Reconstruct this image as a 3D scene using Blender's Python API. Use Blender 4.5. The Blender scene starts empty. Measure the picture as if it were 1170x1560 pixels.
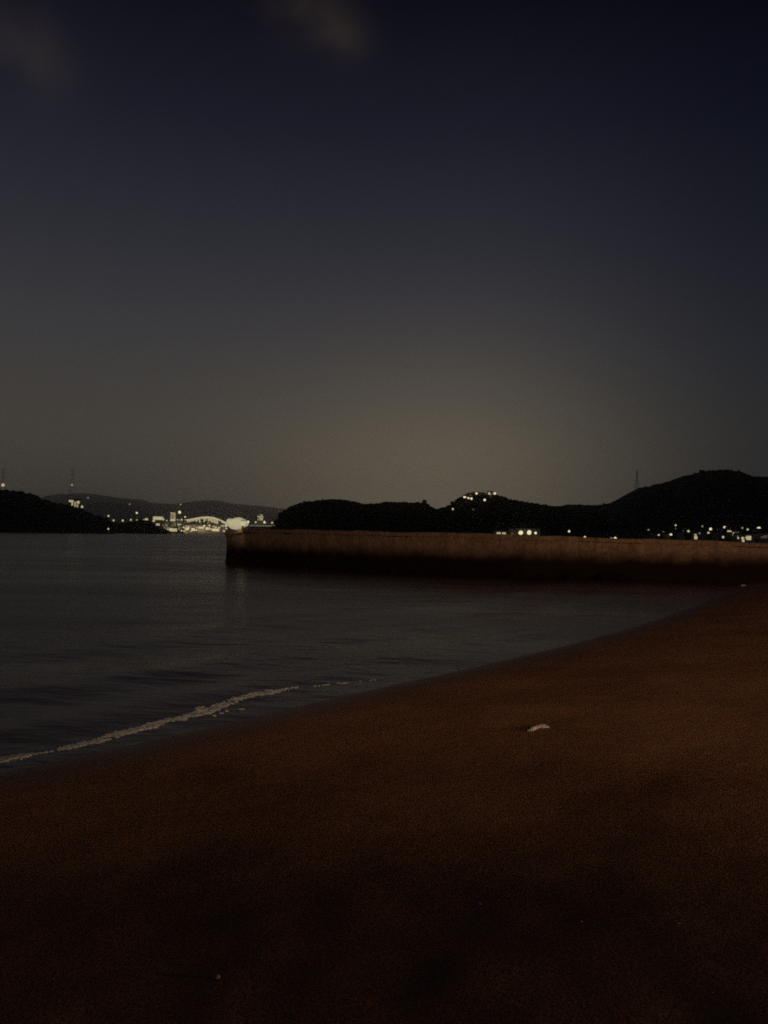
import bpy, bmesh, math, random
from mathutils import Vector, Matrix, noise
random.seed(7)
SC = bpy.context.scene
COL = SC.collection
PI = math.pi
def lin(c):
    return tuple(((v/255)/12.92 if v/255 <= .04045 else ((v/255+.055)/1.055)**2.4) for v in c)

# ------------------------------------------------------------------ camera
F = 1178.0
EYE = Vector((0, 0, 2.6))
ROT = Matrix.Rotation(math.radians(90+1.78), 3, 'X') @ Matrix.Rotation(math.radians(1.0), 3, 'Z')
cam_d = bpy.data.cameras.new('camera'); cam = bpy.data.objects.new('camera', cam_d); COL.objects.link(cam)
cam.location = EYE; cam.rotation_euler = ROT.to_euler()
cam_d.sensor_fit = 'VERTICAL'; cam_d.sensor_height = 24; cam_d.lens = 24*F/1560
cam_d.clip_start = .05; cam_d.clip_end = 60000
SC.camera = cam

def ray(px, py):
    """direction through a point of the photograph, scaled so that its horizontal length is 1"""
    d = ROT @ Vector(((px-585)/F, -(py-780)/F, -1))
    return d / math.hypot(d.x, d.y)
def at(px, py, D):
    return EYE + ray(px, py)*D
def azt(px, py):
    d = ray(px, py); return math.atan2(d.x, d.y), d.z
def on_water(px, py):
    d = ray(px, py); return EYE + d*(-EYE.z/d.z)

# ------------------------------------------------------------------ helpers
def tag(o, label=None, cat=None, group=None, kind=None):
    if label: o['label'] = label
    if cat: o['category'] = cat
    if group: o['group'] = group
    if kind: o['kind'] = kind
    return o
def empty(name, loc, rz=0):
    o = bpy.data.objects.new(name, None); COL.objects.link(o); o.location = loc; o.rotation_euler = (0, 0, rz)
    o.empty_display_size = .1
    return o
class MB:
    def __init__(s): s.v = []; s.f = []
    def add(s, vs, fs):
        n = len(s.v); s.v += [tuple(v) for v in vs]; s.f += [tuple(i+n for i in f) for f in fs]; return s
    def box(s, c, d, rz=0):
        c = Vector(c); hx, hy, hz = d[0]/2, d[1]/2, d[2]/2
        R = Matrix.Rotation(rz, 3, 'Z')
        vs = [c + R@Vector((x, y, z)) for z in (-hz, hz) for y in (-hy, hy) for x in (-hx, hx)]
        return s.add(vs, [(0,2,3,1), (4,5,7,6), (0,1,5,4), (2,6,7,3), (0,4,6,2), (1,3,7,5)])
    def tube(s, pts, r, n=6):
        rs = r if isinstance(r, (list, tuple)) else [r]*len(pts)
        pts = [Vector(p) for p in pts]; vs = []; fs = []
        for i, p in enumerate(pts):
            t = (pts[min(i+1, len(pts)-1)] - pts[max(i-1, 0)]).normalized()
            a = t.orthogonal().normalized(); b = t.cross(a)
            vs += [p + (a*math.cos(2*PI*k/n) + b*math.sin(2*PI*k/n))*rs[i] for k in range(n)]
        for i in range(len(pts)-1):
            for k in range(n): fs.append((i*n+k, i*n+(k+1) % n, (i+1)*n+(k+1) % n, (i+1)*n+k))
        fs.append(tuple(range(n))[::-1]); fs.append(tuple((len(pts)-1)*n+k for k in range(n)))
        return s.add(vs, fs)
    def ell(s, c, r, nu=10, nv=7, jit=0, rnd=None, lo=-1):
        c = Vector(c); vs = []; fs = []
        for j in range(nv+1):
            ph = -PI/2 + PI*j/nv
            for i in range(nu):
                th = 2*PI*i/nu; k = 1 + (rnd.uniform(-jit, jit) if rnd else 0)
                z = max(lo, math.sin(ph))
                vs.append(c + Vector((r[0]*math.cos(ph)*math.cos(th)*k, r[1]*math.cos(ph)*math.sin(th)*k, r[2]*z*k)))
        for j in range(nv):
            for i in range(nu): fs.append((j*nu+i, j*nu+(i+1) % nu, (j+1)*nu+(i+1) % nu, (j+1)*nu+i))
        return s.add(vs, fs)
    def build(s, name, m, parent=None, smooth=False, loc=None, rz=0):
        me = bpy.data.meshes.new(name); me.from_pydata(s.v, [], s.f); me.update()
        if smooth:
            for p in me.polygons: p.use_smooth = True
        o = bpy.data.objects.new(name, me); COL.objects.link(o); me.materials.append(m)
        if parent: o.parent = parent
        if loc is not None: o.location = loc
        if rz: o.rotation_euler = (0, 0, rz)
        return o
def smooth01(t):
    t = min(1, max(0, t)); return t*t*(3-2*t)
def interp(tab, x):
    if x <= tab[0][0]: return tab[0][1]
    for (a, va), (b, vb) in zip(tab, tab[1:]):
        if x <= b: return va + (vb-va)*(x-a)/(b-a)
    return tab[-1][1]

# ------------------------------------------------------------------ materials
def newmat(name):
    m = bpy.data.materials.new(name); m.use_nodes = True
    nt = m.node_tree; return m, nt, nt.nodes, nt.links, nt.nodes['Principled BSDF']
def matte(name, col, col2=None, scale=2.0, rough=.85, bump=.0, bscale=20):
    m, nt, N, L, P = newmat(name)
    tc = N.new('ShaderNodeTexCoord')
    nz = N.new('ShaderNodeTexNoise'); nz.inputs['Scale'].default_value = scale; nz.inputs['Detail'].default_value = 6
    L.new(tc.outputs['Object'], nz.inputs['Vector'])
    mx = N.new('ShaderNodeMix'); mx.data_type = 'RGBA'
    mx.inputs[6].default_value = (*col, 1); mx.inputs[7].default_value = (*(col2 or tuple(c*.6 for c in col)), 1)
    L.new(nz.outputs['Fac'], mx.inputs[0]); L.new(mx.outputs[2], P.inputs['Base Color'])
    P.inputs['Roughness'].default_value = rough
    if bump:
        n2 = N.new('ShaderNodeTexNoise'); n2.inputs['Scale'].default_value = bscale; n2.inputs['Detail'].default_value = 5
        L.new(tc.outputs['Object'], n2.inputs['Vector'])
        b = N.new('ShaderNodeBump'); b.inputs['Strength'].default_value = bump; b.inputs['Distance'].default_value = .05
        L.new(n2.outputs['Fac'], b.inputs['Height']); L.new(b.outputs[0], P.inputs['Normal'])
    return m
def glow(name, col, st):
    m, nt, N, L, P = newmat(name)
    P.inputs['Base Color'].default_value = (.6, .6, .55, 1)
    P.inputs['Emission Color'].default_value = (*col, 1); P.inputs['Emission Strength'].default_value = st
    m.cycles.emission_sampling = 'NONE'
    return m
WARM = (1.0, .87, .50)
LAMP = [glow('lamp_light_%d' % i, WARM, s) for i, s in enumerate((.10, .24, .5, .85))]
WIN = [glow('window_light_%d' % i, WARM, s) for i, s in enumerate((.05, .14, .30, .45))]
BLOOM = glow('bloom_light', (1.0, .9, .54), .40)  # glow of the bloom shapes and of the added beacon
FOLIAGE = matte('foliage', (.035, .045, .022), (.015, .02, .01), .05, .95)
HILL = matte('hill_cover', (.03, .034, .02), (.018, .02, .012), .02, 1.0)
FARHILL = matte('far_hill_hazed', (.38, .36, .36), (.28, .27, .27), .004, 1.0)  # paled cover: brightening by haze is put into the colour
POLE = matte('pole_metal', (.12, .12, .12), None, 4, .5)
TOWER = matte('tower_steel', (.14, .11, .10), None, .1, .6)
WALLS = [matte('house_wall_%d' % i, c, tuple(k*.75 for k in c), .4, .9) for i, c in enumerate(((.34, .31, .27), (.24, .22, .2), (.4, .38, .35)))]
ROOF = matte('roof_tile', (.06, .06, .065), (.03, .03, .035), .8, .7)

# sand ---------------------------------------------------------------
def sand_mat():
    m, nt, N, L, P = newmat('sand')
    geo = N.new('ShaderNodeNewGeometry'); sep = N.new('ShaderNodeSeparateXYZ'); L.new(geo.outputs['Position'], sep.inputs[0])
    def nz(scale, det=6, rough=.6):
        n = N.new('ShaderNodeTexNoise'); n.inputs['Scale'].default_value = scale; n.inputs['Detail'].default_value = det
        n.inputs['Roughness'].default_value = rough; L.new(geo.outputs['Position'], n.inputs['Vector']); return n.outputs['Fac']
    def ramp(src, stops):
        r = N.new('ShaderNodeValToRGB'); e = r.color_ramp.elements
        while len(e) < len(stops): e.new(.5)
        for k, (p, c) in zip(e, stops): k.position = p; k.color = (*c, 1) if isinstance(c, tuple) else (c, c, c, 1)
        L.new(src, r.inputs[0]); return r.outputs[0]
    def mix(f, a, b, mode='MIX'):
        x = N.new('ShaderNodeMix'); x.data_type = 'RGBA'; x.blend_type = mode
        if isinstance(f, float): x.inputs[0].default_value = f
        else: L.new(f, x.inputs[0])
        for s, v in ((6, a), (7, b)):
            if isinstance(v, tuple): x.inputs[s].default_value = (*v, 1)
            else: L.new(v, x.inputs[s])
        return x.outputs[2]
    grain = ramp(nz(55, 4, .8), [(.3, (.20, .09, .042)), (.5, (.35, .178, .092)), (.7, (.52, .30, .18))])
    patch = ramp(nz(.45, 5, .55), [(.36, .78), (.62, 1.1)])
    mid = ramp(nz(3.2, 5, .6), [(.3, .9), (.65, 1.08)])
    c = mix(1.0, grain, patch, 'MULTIPLY'); c = mix(1.0, c, mid, 'MULTIPLY')
    # wetness from the height above the water, broken by noise
    add = N.new('ShaderNodeMath'); add.operation = 'MULTIPLY_ADD'; L.new(nz(.9, 4), add.inputs[0]); add.inputs[1].default_value = .12; L.new(sep.outputs['Z'], add.inputs[2])
    wet = N.new('ShaderNodeMapRange'); wet.interpolation_type = 'SMOOTHSTEP'; L.new(add.outputs[0], wet.inputs[0])
    wet.inputs[1].default_value = .26; wet.inputs[2].default_value = .04; wet.inputs[3].default_value = 0; wet.inputs[4].default_value = 1
    c = mix(wet.outputs[0], c, (.19, .125, .095))
    L.new(c, P.inputs['Base Color'])
    r = N.new('ShaderNodeMapRange'); L.new(wet.outputs[0], r.inputs[0]); r.inputs[3].default_value = 1.0; r.inputs[4].default_value = .45
    L.new(r.outputs[0], P.inputs['Roughness'])
    s = N.new('ShaderNodeMapRange'); L.new(wet.outputs[0], s.inputs[0]); s.inputs[3].default_value = .05; s.inputs[4].default_value = .4
    L.new(s.outputs[0], P.inputs['Specular IOR Level'])
    hsum = N.new('ShaderNodeMath'); hsum.operation = 'MULTIPLY_ADD'; L.new(nz(7, 5), hsum.inputs[0]); hsum.inputs[1].default_value = 1.4; L.new(nz(60, 3, .7), hsum.inputs[2])
    b = N.new('ShaderNodeBump'); b.inputs['Distance'].default_value = .03
    bs = N.new('ShaderNodeMapRange'); L.new(wet.outputs[0], bs.inputs[0]); bs.inputs[3].default_value = .6; bs.inputs[4].default_value = .05
    L.new(bs.outputs[0], b.inputs['Strength']); L.new(hsum.outputs[0], b.inputs['Height']); L.new(b.outputs[0], P.inputs['Normal'])
    return m
# water ---------------------------------------------------------------
def water_mat():
    m, nt, N, L, P = newmat('sea_water')
    geo = N.new('ShaderNodeNewGeometry')
    def nz(sx, sy, scale, det=4, rot=.0):
        mp = N.new('ShaderNodeMapping'); mp.inputs['Scale'].default_value = (sx, sy, 1); mp.inputs['Rotation'].default_value = (0, 0, rot)
        L.new(geo.outputs['Position'], mp.inputs[0])
        n = N.new('ShaderNodeTexNoise'); n.inputs['Scale'].default_value = scale; n.inputs['Detail'].default_value = det
        L.new(mp.outputs[0], n.inputs['Vector']); return n.outputs['Fac']
    def ma(a, k, b=None):
        x = N.new('ShaderNodeMath'); x.operation = 'MULTIPLY_ADD'; L.new(a, x.inputs[0]); x.inputs[1].default_value = k
        if b is None: x.inputs[2].default_value = 0
        else: L.new(b, x.inputs[2])
        return x.outputs[0]
    P.inputs['Base Color'].default_value = (.045, .034, .036, 1)
    P.inputs['IOR'].default_value = 1.45
    big = nz(.35, 1.0, .12, 3, .25)
    r = N.new('ShaderNodeMapRange'); L.new(big, r.inputs[0]); r.inputs[1].default_value = .35; r.inputs[2].default_value = .65
    r.inputs[3].default_value = .18; r.inputs[4].default_value = .30
    L.new(r.outputs[0], P.inputs['Roughness'])
    h = ma(nz(.45, 1.0, .55, 4, .3), 1.0); h = ma(nz(.5, 1.0, 2.4, 5, .15), .34, h); h = ma(nz(.6, 1.0, 9.0, 3, -.2), .06, h)
    b = N.new('ShaderNodeBump'); b.inputs['Distance'].default_value = .2
    bs = N.new('ShaderNodeMapRange'); L.new(nz(.3, 1.0, .09, 3, -.15), bs.inputs[0]); bs.inputs[1].default_value = .38; bs.inputs[2].default_value = .62
    bs.inputs[3].default_value = .22; bs.inputs[4].default_value = .62; L.new(bs.outputs[0], b.inputs['Strength'])
    L.new(h, b.inputs['Height']); L.new(b.outputs[0], P.inputs['Normal'])
    return m
def concrete_mat():
    m, nt, N, L, P = newmat('weathered_concrete')
    geo = N.new('ShaderNodeNewGeometry'); sep = N.new('ShaderNodeSeparateXYZ'); L.new(geo.outputs['Position'], sep.inputs[0])
    def nz(scale, det=6, z=1.0):
        mp = N.new('ShaderNodeMapping'); mp.inputs['Scale'].default_value = (1, 1, z); L.new(geo.outputs['Position'], mp.inputs[0])
        n = N.new('ShaderNodeTexNoise'); n.inputs['Scale'].default_value = scale; n.inputs['Detail'].default_value = det
        L.new(mp.outputs[0], n.inputs['Vector']); return n.outputs['Fac']
    r = N.new('ShaderNodeValToRGB'); L.new(nz(4.5, 9), r.inputs[0]); e = r.color_ramp.elements
    e[0].position = .3; e[0].color = (.24, .15, .09, 1); e[1].position = .7; e[1].color = (.46, .31, .20, 1)
    # streaks running down the face
    st = N.new('ShaderNodeValToRGB'); L.new(nz(2.6, 8, .12), st.inputs[0]); e = st.color_ramp.elements
    e[0].position = .35; e[0].color = (.72, .7, .68, 1); e[1].position = .6; e[1].color = (1, 1, 1, 1)
    mu = N.new('ShaderNodeMix'); mu.data_type = 'RGBA'; mu.blend_type = 'MULTIPLY'; mu.inputs[0].default_value = .8
    L.new(r.outputs[0], mu.inputs[6]); L.new(st.outputs[0], mu.inputs[7])
    # algae and wet stain up to the high-water mark
    a = N.new('ShaderNodeMath'); a.operation = 'MULTIPLY_ADD'; L.new(nz(.9, 6), a.inputs[0]); a.inputs[1].default_value = .7; L.new(sep.outputs['Z'], a.inputs[2])
    w = N.new('ShaderNodeMapRange'); w.interpolation_type = 'SMOOTHSTEP'; L.new(a.outputs[0], w.inputs[0])
    w.inputs[1].default_value = 2.6; w.inputs[2].default_value = 1.3; w.inputs[3].default_value = 0; w.inputs[4].default_value = 1
    mx = N.new('ShaderNodeMix'); mx.data_type = 'RGBA'; L.new(w.outputs[0], mx.inputs[0]); L.new(mu.outputs[2], mx.inputs[6]); mx.inputs[7].default_value = (.018, .008, .006, 1)
    L.new(mx.outputs[2], P.inputs['Base Color'])
    P.inputs['Roughness'].default_value = .9; P.inputs['Specular IOR Level'].default_value = .15
    b = N.new('ShaderNodeBump'); b.inputs['Strength'].default_value = .6; b.inputs['Distance'].default_value = .12
    L.new(nz(3.5, 8), b.inputs['Height']); L.new(b.outputs[0], P.inputs['Normal'])
    return m
SAND = sand_mat(); WATER = water_mat(); CONCRETE = concrete_mat()

# ------------------------------------------------------------------ sky
def build_world():
    W = bpy.data.worlds.new('World'); SC.world = W; W.use_nodes = True
    nt = W.node_tree; N = nt.nodes; L = nt.links; N.clear()
    out = N.new('ShaderNodeOutputWorld'); bg = N.new('ShaderNodeBackground'); L.new(bg.outputs[0], out.inputs[0])
    tc = N.new('ShaderNodeTexCoord'); sep = N.new('ShaderNodeSeparateXYZ'); L.new(tc.outputs['Generated'], sep.inputs[0])
    def M(op, a, b=None, c=None):
        x = N.new('ShaderNodeMath'); x.operation = op
        for i, v in enumerate((a, b, c)):
            if v is None: continue
            if isinstance(v, (int, float)): x.inputs[i].default_value = v
            else: L.new(v, x.inputs[i])
        return x.outputs[0]
    el = M('MULTIPLY', M('ARCSINE', sep.outputs['Z']), 180/PI)
    az = M('MULTIPLY', M('ARCTAN2', sep.outputs['X'], sep.outputs['Y']), 180/PI)
    # night sky by height: navy overhead, grey-brown town glow near the horizon
    K = SKY_K
    stops = [(-12, (6, 6, 7)), (-2, (38, 35, 33)), (0, (62, 57, 52)), (7, (67, 63, 57)), (12.6, (60, 59, 60)), (20, (45, 45, 53)),
             (28, (27, 28, 39)), (35, (13, 13, 23)), (50, (9, 9, 16)), (90, (6, 6, 12))]
    r = N.new('ShaderNodeValToRGB'); r.color_ramp.interpolation = 'LINEAR'; e = r.color_ramp.elements
    while len(e) < len(stops): e.new(.5)
    for k, (p, c) in zip(e, stops):
        k.position = (p+20)/110
        f = 1 + (K-1)*math.exp(-max(p, 0)/6)
        k.color = (*[v*f for v in lin(c)], 1)
    L.new(M('MULTIPLY', M('ADD', el, 20), 1/110), r.inputs[0])
    # darker towards the right
    side = N.new('ShaderNodeMapRange'); side.interpolation_type = 'SMOOTHSTEP'; L.new(az, side.inputs[0])
    side.inputs[1].default_value = 4; side.inputs[2].default_value = 30; side.inputs[3].default_value = 1; side.inputs[4].default_value = 0
    # warm glow dome of the town behind the hills
    def gauss(a0, e0, sa, se):
        u = M('DIVIDE', M('SUBTRACT', az, a0), sa); v = M('DIVIDE', M('SUBTRACT', el, e0), se)
        return M('EXPONENT', M('MULTIPLY', M('ADD', M('MULTIPLY', u, u), M('MULTIPLY', v, v)), -1))
    g = gauss(5.3, 1.0, 14.5, 9.5)
    def vec(op, a, b):
        x = N.new('ShaderNodeVectorMath'); x.operation = op
        L.new(a, x.inputs[0])
        if op == 'SCALE':
            if isinstance(b, float): x.inputs[3].default_value = b
            else: L.new(b, x.inputs[3])
        elif isinstance(b, tuple): x.inputs[1].default_value = b
        else: L.new(b, x.inputs[1])
        return x.outputs[0]
    def colour(c, f):
        x = N.new('ShaderNodeVectorMath'); x.operation = 'SCALE'; x.inputs[0].default_value = c; L.new(f, x.inputs[3]); return x.outputs[0]
    tot = vec('ADD', r.outputs[0], colour((.066*K, .053*K, .031*K), g))
    tint = N.new('ShaderNodeMix'); tint.data_type = 'RGBA'; L.new(side.outputs[0], tint.inputs[0])
    tint.inputs[6].default_value = (.36, .41, .52, 1); tint.inputs[7].default_value = (1, 1, 1, 1)
    tot = vec('MULTIPLY', tot, tint.outputs[2])
    # two faint clouds lit from below
    nz = N.new('ShaderNodeTexNoise'); nz.inputs['Scale'].default_value = 7; nz.inputs['Detail'].default_value = 7; nz.inputs['Distortion'].default_value = .6; L.new(tc.outputs['Generated'], nz.inputs['Vector'])
    def lobe(px, py, sx, sy):
        d = ray(px, py); return gauss(math.degrees(math.atan2(d.x, d.y)), math.degrees(math.atan(d.z)), sx, sy)
    cl = M('ADD', lobe(12, 82, 3.6, 2.2), M('ADD', lobe(450, 0, 3.3, 2.0), lobe(517, 62, 1.9, 1.3)))
    w = N.new('ShaderNodeMapRange'); L.new(nz.outputs['Fac'], w.inputs[0]); w.inputs[1].default_value = .36; w.inputs[2].default_value = .64; w.inputs[3].default_value = .1; w.inputs[4].default_value = 1.7
    cl = M('MULTIPLY', M('MINIMUM', cl, 1.1), w.outputs[0])
    tot = vec('ADD', tot, colour((.0135, .0098, .0050), cl))
    L.new(tot, bg.inputs[0]); bg.inputs[1].default_value = 1.0
SKY_K = 1.35
build_world()

# ------------------------------------------------------------------ hills and terrain
HILLS = {}
def hill(name, sky, D, toe, back, rough=1.0, power=1.0, mat=None, seed=0, base=-1.5, step=.06):
    """a ridge standing at distance D; its crest heights follow the skyline of the place"""
    tab = []
    for px, py in sky:
        a, t = azt(px, py); tab.append((a, EYE.z + t*D))
    a0, a1 = tab[0][0], tab[-1][0]
    amp = rough
    def crest(a):
        h = interp(tab, a)
        n = noise.noise(Vector((a*D*.035, seed, 3.1)))*1.0 + noise.noise(Vector((a*D*.11, seed, 7.7)))*.55 + noise.noise(Vector((a*D*.3, seed, 1.7)))*.3
        return h + n*amp*min(1, max(0, h/6))
    def z(x, y):
        a = math.atan2(x, y); r = math.hypot(x, y)
        if a < a0 or a > a1: return base
        top = crest(a)
        if r < D: s = (r-toe)/(D-toe); s = smooth01(s)**power if power == 1 else max(0, min(1, s))**power
        else: s = smooth01((back-r)/(back-D))
        return base + (top-base)*s
    n = max(8, int(math.degrees(a1-a0)/step))
    rs = [toe + (D-toe)*k/14 for k in range(15)] + [D + (back-D)*k/5 for k in range(1, 6)]
    mb = MB(); vs = []; fs = []
    for i in range(n+1):
        a = a0 + (a1-a0)*i/n
        for r in rs:
            x, y = math.sin(a)*r, math.cos(a)*r
            b = noise.noise(Vector((x*.06, y*.06, seed)))*rough*.6 if toe < r < D*.98 else 0
            vs.append((x, y, z(x, y)+b if 0 < i < n else base))
    m = len(rs)
    for i in range(n):
        for j in range(m-1): fs.append((i*m+j, (i+1)*m+j, (i+1)*m+j+1, i*m+j+1))
    mb.add(vs, fs)
    o = mb.build(name, mat or HILL, smooth=True); tag(o, kind='structure')
    HILLS[name+str(seed)] = dict(z=z, D=D, toe=toe, a0=a0, a1=a1, crest=crest)
    return HILLS[name+str(seed)]

hA = hill('hill', [(-330, 800), (-250, 770), (-120, 742), (-40, 740), (0, 746), (15, 749), (40, 752), (58, 758), (78, 768), (105, 771), (122, 779), (145, 786), (160, 792), (168, 800), (175, 811)],
          900, 740, 1300, 1.0, seed=1)
hB = hill('low_bank', [(140, 810), (152, 799), (172, 797), (190, 798), (205, 797), (215, 793), (226, 794), (234, 802), (247, 807), (262, 811.5)],
          1150, 1060, 1350, 1.3, seed=2)
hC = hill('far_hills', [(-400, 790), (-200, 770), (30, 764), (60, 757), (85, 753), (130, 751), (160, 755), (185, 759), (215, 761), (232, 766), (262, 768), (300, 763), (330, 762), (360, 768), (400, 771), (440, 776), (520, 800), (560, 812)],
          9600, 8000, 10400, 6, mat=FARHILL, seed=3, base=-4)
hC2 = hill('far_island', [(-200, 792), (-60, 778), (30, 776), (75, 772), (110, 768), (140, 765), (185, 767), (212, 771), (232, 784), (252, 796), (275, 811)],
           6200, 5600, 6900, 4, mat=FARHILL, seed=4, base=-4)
hD = hill('headland', [(413, 812), (419, 804), (424, 792), (432, 782), (445, 773), (460, 768), (490, 764), (520, 763), (538, 766), (553, 770), (580, 769.5), (590, 766.5), (612, 767), (640, 768), (650, 769), (657, 775), (675, 777), (700, 785), (740, 805), (760, 824)],
          560, 470, 800, .75, seed=5)
hE = hill('wooded_hill', [(600, 815), (640, 790), (668, 777), (684, 772), (699, 760), (714, 753.5), (726, 751), (737, 753), (748, 756), (764, 757), (776, 763), (792, 765), (806, 767.5), (822, 769), (842, 772), (870, 776), (910, 786), (960, 815)],
          720, 600, 1000, .8, seed=6)
hF = hill('mountain', [(700, 818), (760, 790), (820, 774), (848, 771), (858, 771), (864, 768.5), (880, 769), (915, 769), (932, 766), (946, 757), (960, 750), (974, 742.5), (990, 741), (1000, 737), (1016, 735), (1032, 728), (1046, 724), (1060, 721), (1070, 718), (1095, 715.5), (1110, 717), (1130, 719), (1145, 725), (1170, 727), (1230, 740), (1330, 765), (1450, 800), (1500, 825)],
          900, 430, 1500, .8, power=2.3, seed=8, base=.5)
hG = hill('town_shore', [(222, 812), (236, 810.5), (300, 811), (350, 811.5), (420, 812), (470, 813), (520, 818)], 2100, 1500, 3200, .2, power=.25, seed=9, base=-1.5)

# forest canopy that frays the skylines and slopes
def forest(name, H, n, rad, seed, near=.25):
    rnd = random.Random(seed); mb = MB()
    for k in range(n):
        a = rnd.uniform(H['a0'], H['a1'])
        s = 1-abs(rnd.gauss(0, .33)) if rnd.random() < .75 else rnd.uniform(near, 1)
        s = max(near, min(1.0, s)); r = H['toe'] + (H['D']-H['toe'])*s + rnd.uniform(-3, 3)
        x, y = math.sin(a)*r, math.cos(a)*r; z = H['z'](x, y)
        if z < 3: continue
        q = rad*rnd.uniform(.45, 1.1)
        for c in range(3):
            u = q*rnd.uniform(.45, .9)
            mb.ell((x+rnd.uniform(-q, q), y+rnd.uniform(-q, q), z - q*.35 + rnd.uniform(0, q*.45)), (u, u, u*rnd.uniform(.7, 1.0)), 6, 4, .25, rnd)
    o = mb.build(name, FOLIAGE); tag(o, kind='stuff'); return o
f = forest('forest', hA, 900, 3.0, 1); tag(f, 'black tree cover on the left hill above the sea', 'forest')
f = forest('forest', hB, 350, 3.2, 2); tag(f, 'dark low tree cover on the bank below the far town', 'forest')
f = forest('forest', hD, 1500, 1.9, 5); tag(f, 'black tree cover on the rounded headland behind the breakwater', 'forest')
f = forest('forest', hE, 1300, 2.2, 6); tag(f, 'black tree cover on the hill with lights on its top', 'forest')
f = forest('forest', hF, 2600, 2.0, 8, .55); tag(f, 'black tree cover on the tall mountain at the right', 'forest')

# ------------------------------------------------------------------ beach
EDGE_PX = [(0, 1178), (100, 1157), (200, 1136), (300, 1113), (400, 1090), (500, 1066), (600, 1044), (700, 1022), (800, 999), (870, 982), (940, 963), (1000, 945), (1050, 927), (1100, 906), (1150, 886)]
EDGE = [on_water(*p) for p in EDGE_PX]
EDGE = [Vector((-60, -14, 0)), Vector((-25, -2.5, 0)), Vector((-10, 4.6, 0))] + EDGE + [Vector((34, 62, 0)), Vector((60, 90, 0))]
def sdist(x, y):
    best = 1e9; sg = 1
    for p, q in zip(EDGE, EDGE[1:]):
        ex, ey = q.x-p.x, q.y-p.y; l = ex*ex+ey*ey
        t = max(0, min(1, ((x-p.x)*ex+(y-p.y)*ey)/l)); dx, dy = x-p.x-ex*t, y-p.y-ey*t
        d = math.hypot(dx, dy)
        if d < best: best = d; sg = 1 if (ex*(y-p.y)-ey*(x-p.x)) < 0 else -1
    return best*sg
def beach_z(x, y):
    d = sdist(x, y)
    if d < 0: return max(-2.5, .10*d)
    z = .115*d if d < 9 else 1.035 + .045*(d-9) if d < 25 else 1.755
    k = min(1, d/3)
    z += k*(.045*noise.noise(Vector((x*.35, y*.35, 4))) + .016*noise.noise(Vector((x*1.3, y*1.3, 9))) + .010*noise.noise(Vector((x*4, y*4, 2))))
    return z
def beach():
    rs = [.5]
    while rs[-1] < 95: rs.append(rs[-1]*1.028 + .004)
    n = 260; vs = []; fs = []
    for r in rs:
        for i in range(n+1):
            a = -PI + 2*PI*i/n if r > 6 else -PI + 2*PI*i/n
            x, y = math.sin(a)*r, math.cos(a)*r; vs.append((x, y, beach_z(x, y)))
    fs = [(j*(n+1)+i, (j+1)*(n+1)+i, (j+1)*(n+1)+i+1, j*(n+1)+i+1)[::-1] for j in range(len(rs)-1) for i in range(n)]
    # drop the cells that lie deep under the sea
    fs = [f for f in fs if max(vs[k][2] for k in f) > -1.2]
    fs.append(tuple(range(n)))
    o = MB().add(vs, fs).build('beach_sand', SAND, smooth=True); tag(o, kind='structure')
beach()
def on_sand(px, py):
    d = ray(px, py); t = .5
    while t < 80:
        p = EYE + d*t
        if p.z <= max(beach_z(p.x, p.y), 0): return p
        t += .01
    return p

# ------------------------------------------------------------------ water
def sea_z(x, y):
    r = math.hypot(x, y)
    if r > 90: return 0
    w = -sdist(x, y)
    if w < .2: return 0
    k = min(1, (w-.2)/.8)*max(0, 1-r/90)
    j = .7*noise.noise(Vector((x*.13, y*.13, 1)))
    sw = .085*math.exp(-((w-1.75-j)/.55)**2)*(.7+.8*noise.noise(Vector((x*.3, y*.3, 7))))
    sw += .13*math.exp(-((w-4.2-1.5*j)/1.1)**2)*(.8+.8*noise.noise(Vector((x*.2, y*.2, 3))))
    sw += .12*math.exp(-((w-8.0-2*j)/1.5)**2)
    sw += .022*noise.noise(Vector((x*.35, y*.8, 0))) + .010*noise.noise(Vector((x*1.0, y*2.0, 5)))
    return k*sw
def water():
    mb = MB(); rs = [.8]
    while rs[-1] < 10200: rs.append(rs[-1]*(1.014 if rs[-1] < 45 else 1.08) + .02)
    n = 300; vs = []; fs = []
    for r in rs:
        for i in range(n+1):
            a = -PI*.5 + PI*1.0*i/n; x, y = math.sin(a)*r, math.cos(a)*r
            vs.append((x, y, sea_z(x, y) if 5 < r < 90 and abs(a) < .75 else 0))
    for j in range(len(rs)-1):
        for i in range(n): fs.append((j*(n+1)+i, (j+1)*(n+1)+i, (j+1)*(n+1)+i+1, j*(n+1)+i+1))
    mb.add(vs, [f[::-1] for f in fs]); o = mb.build('sea', WATER, smooth=True); tag(o, kind='structure')
water()

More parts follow.
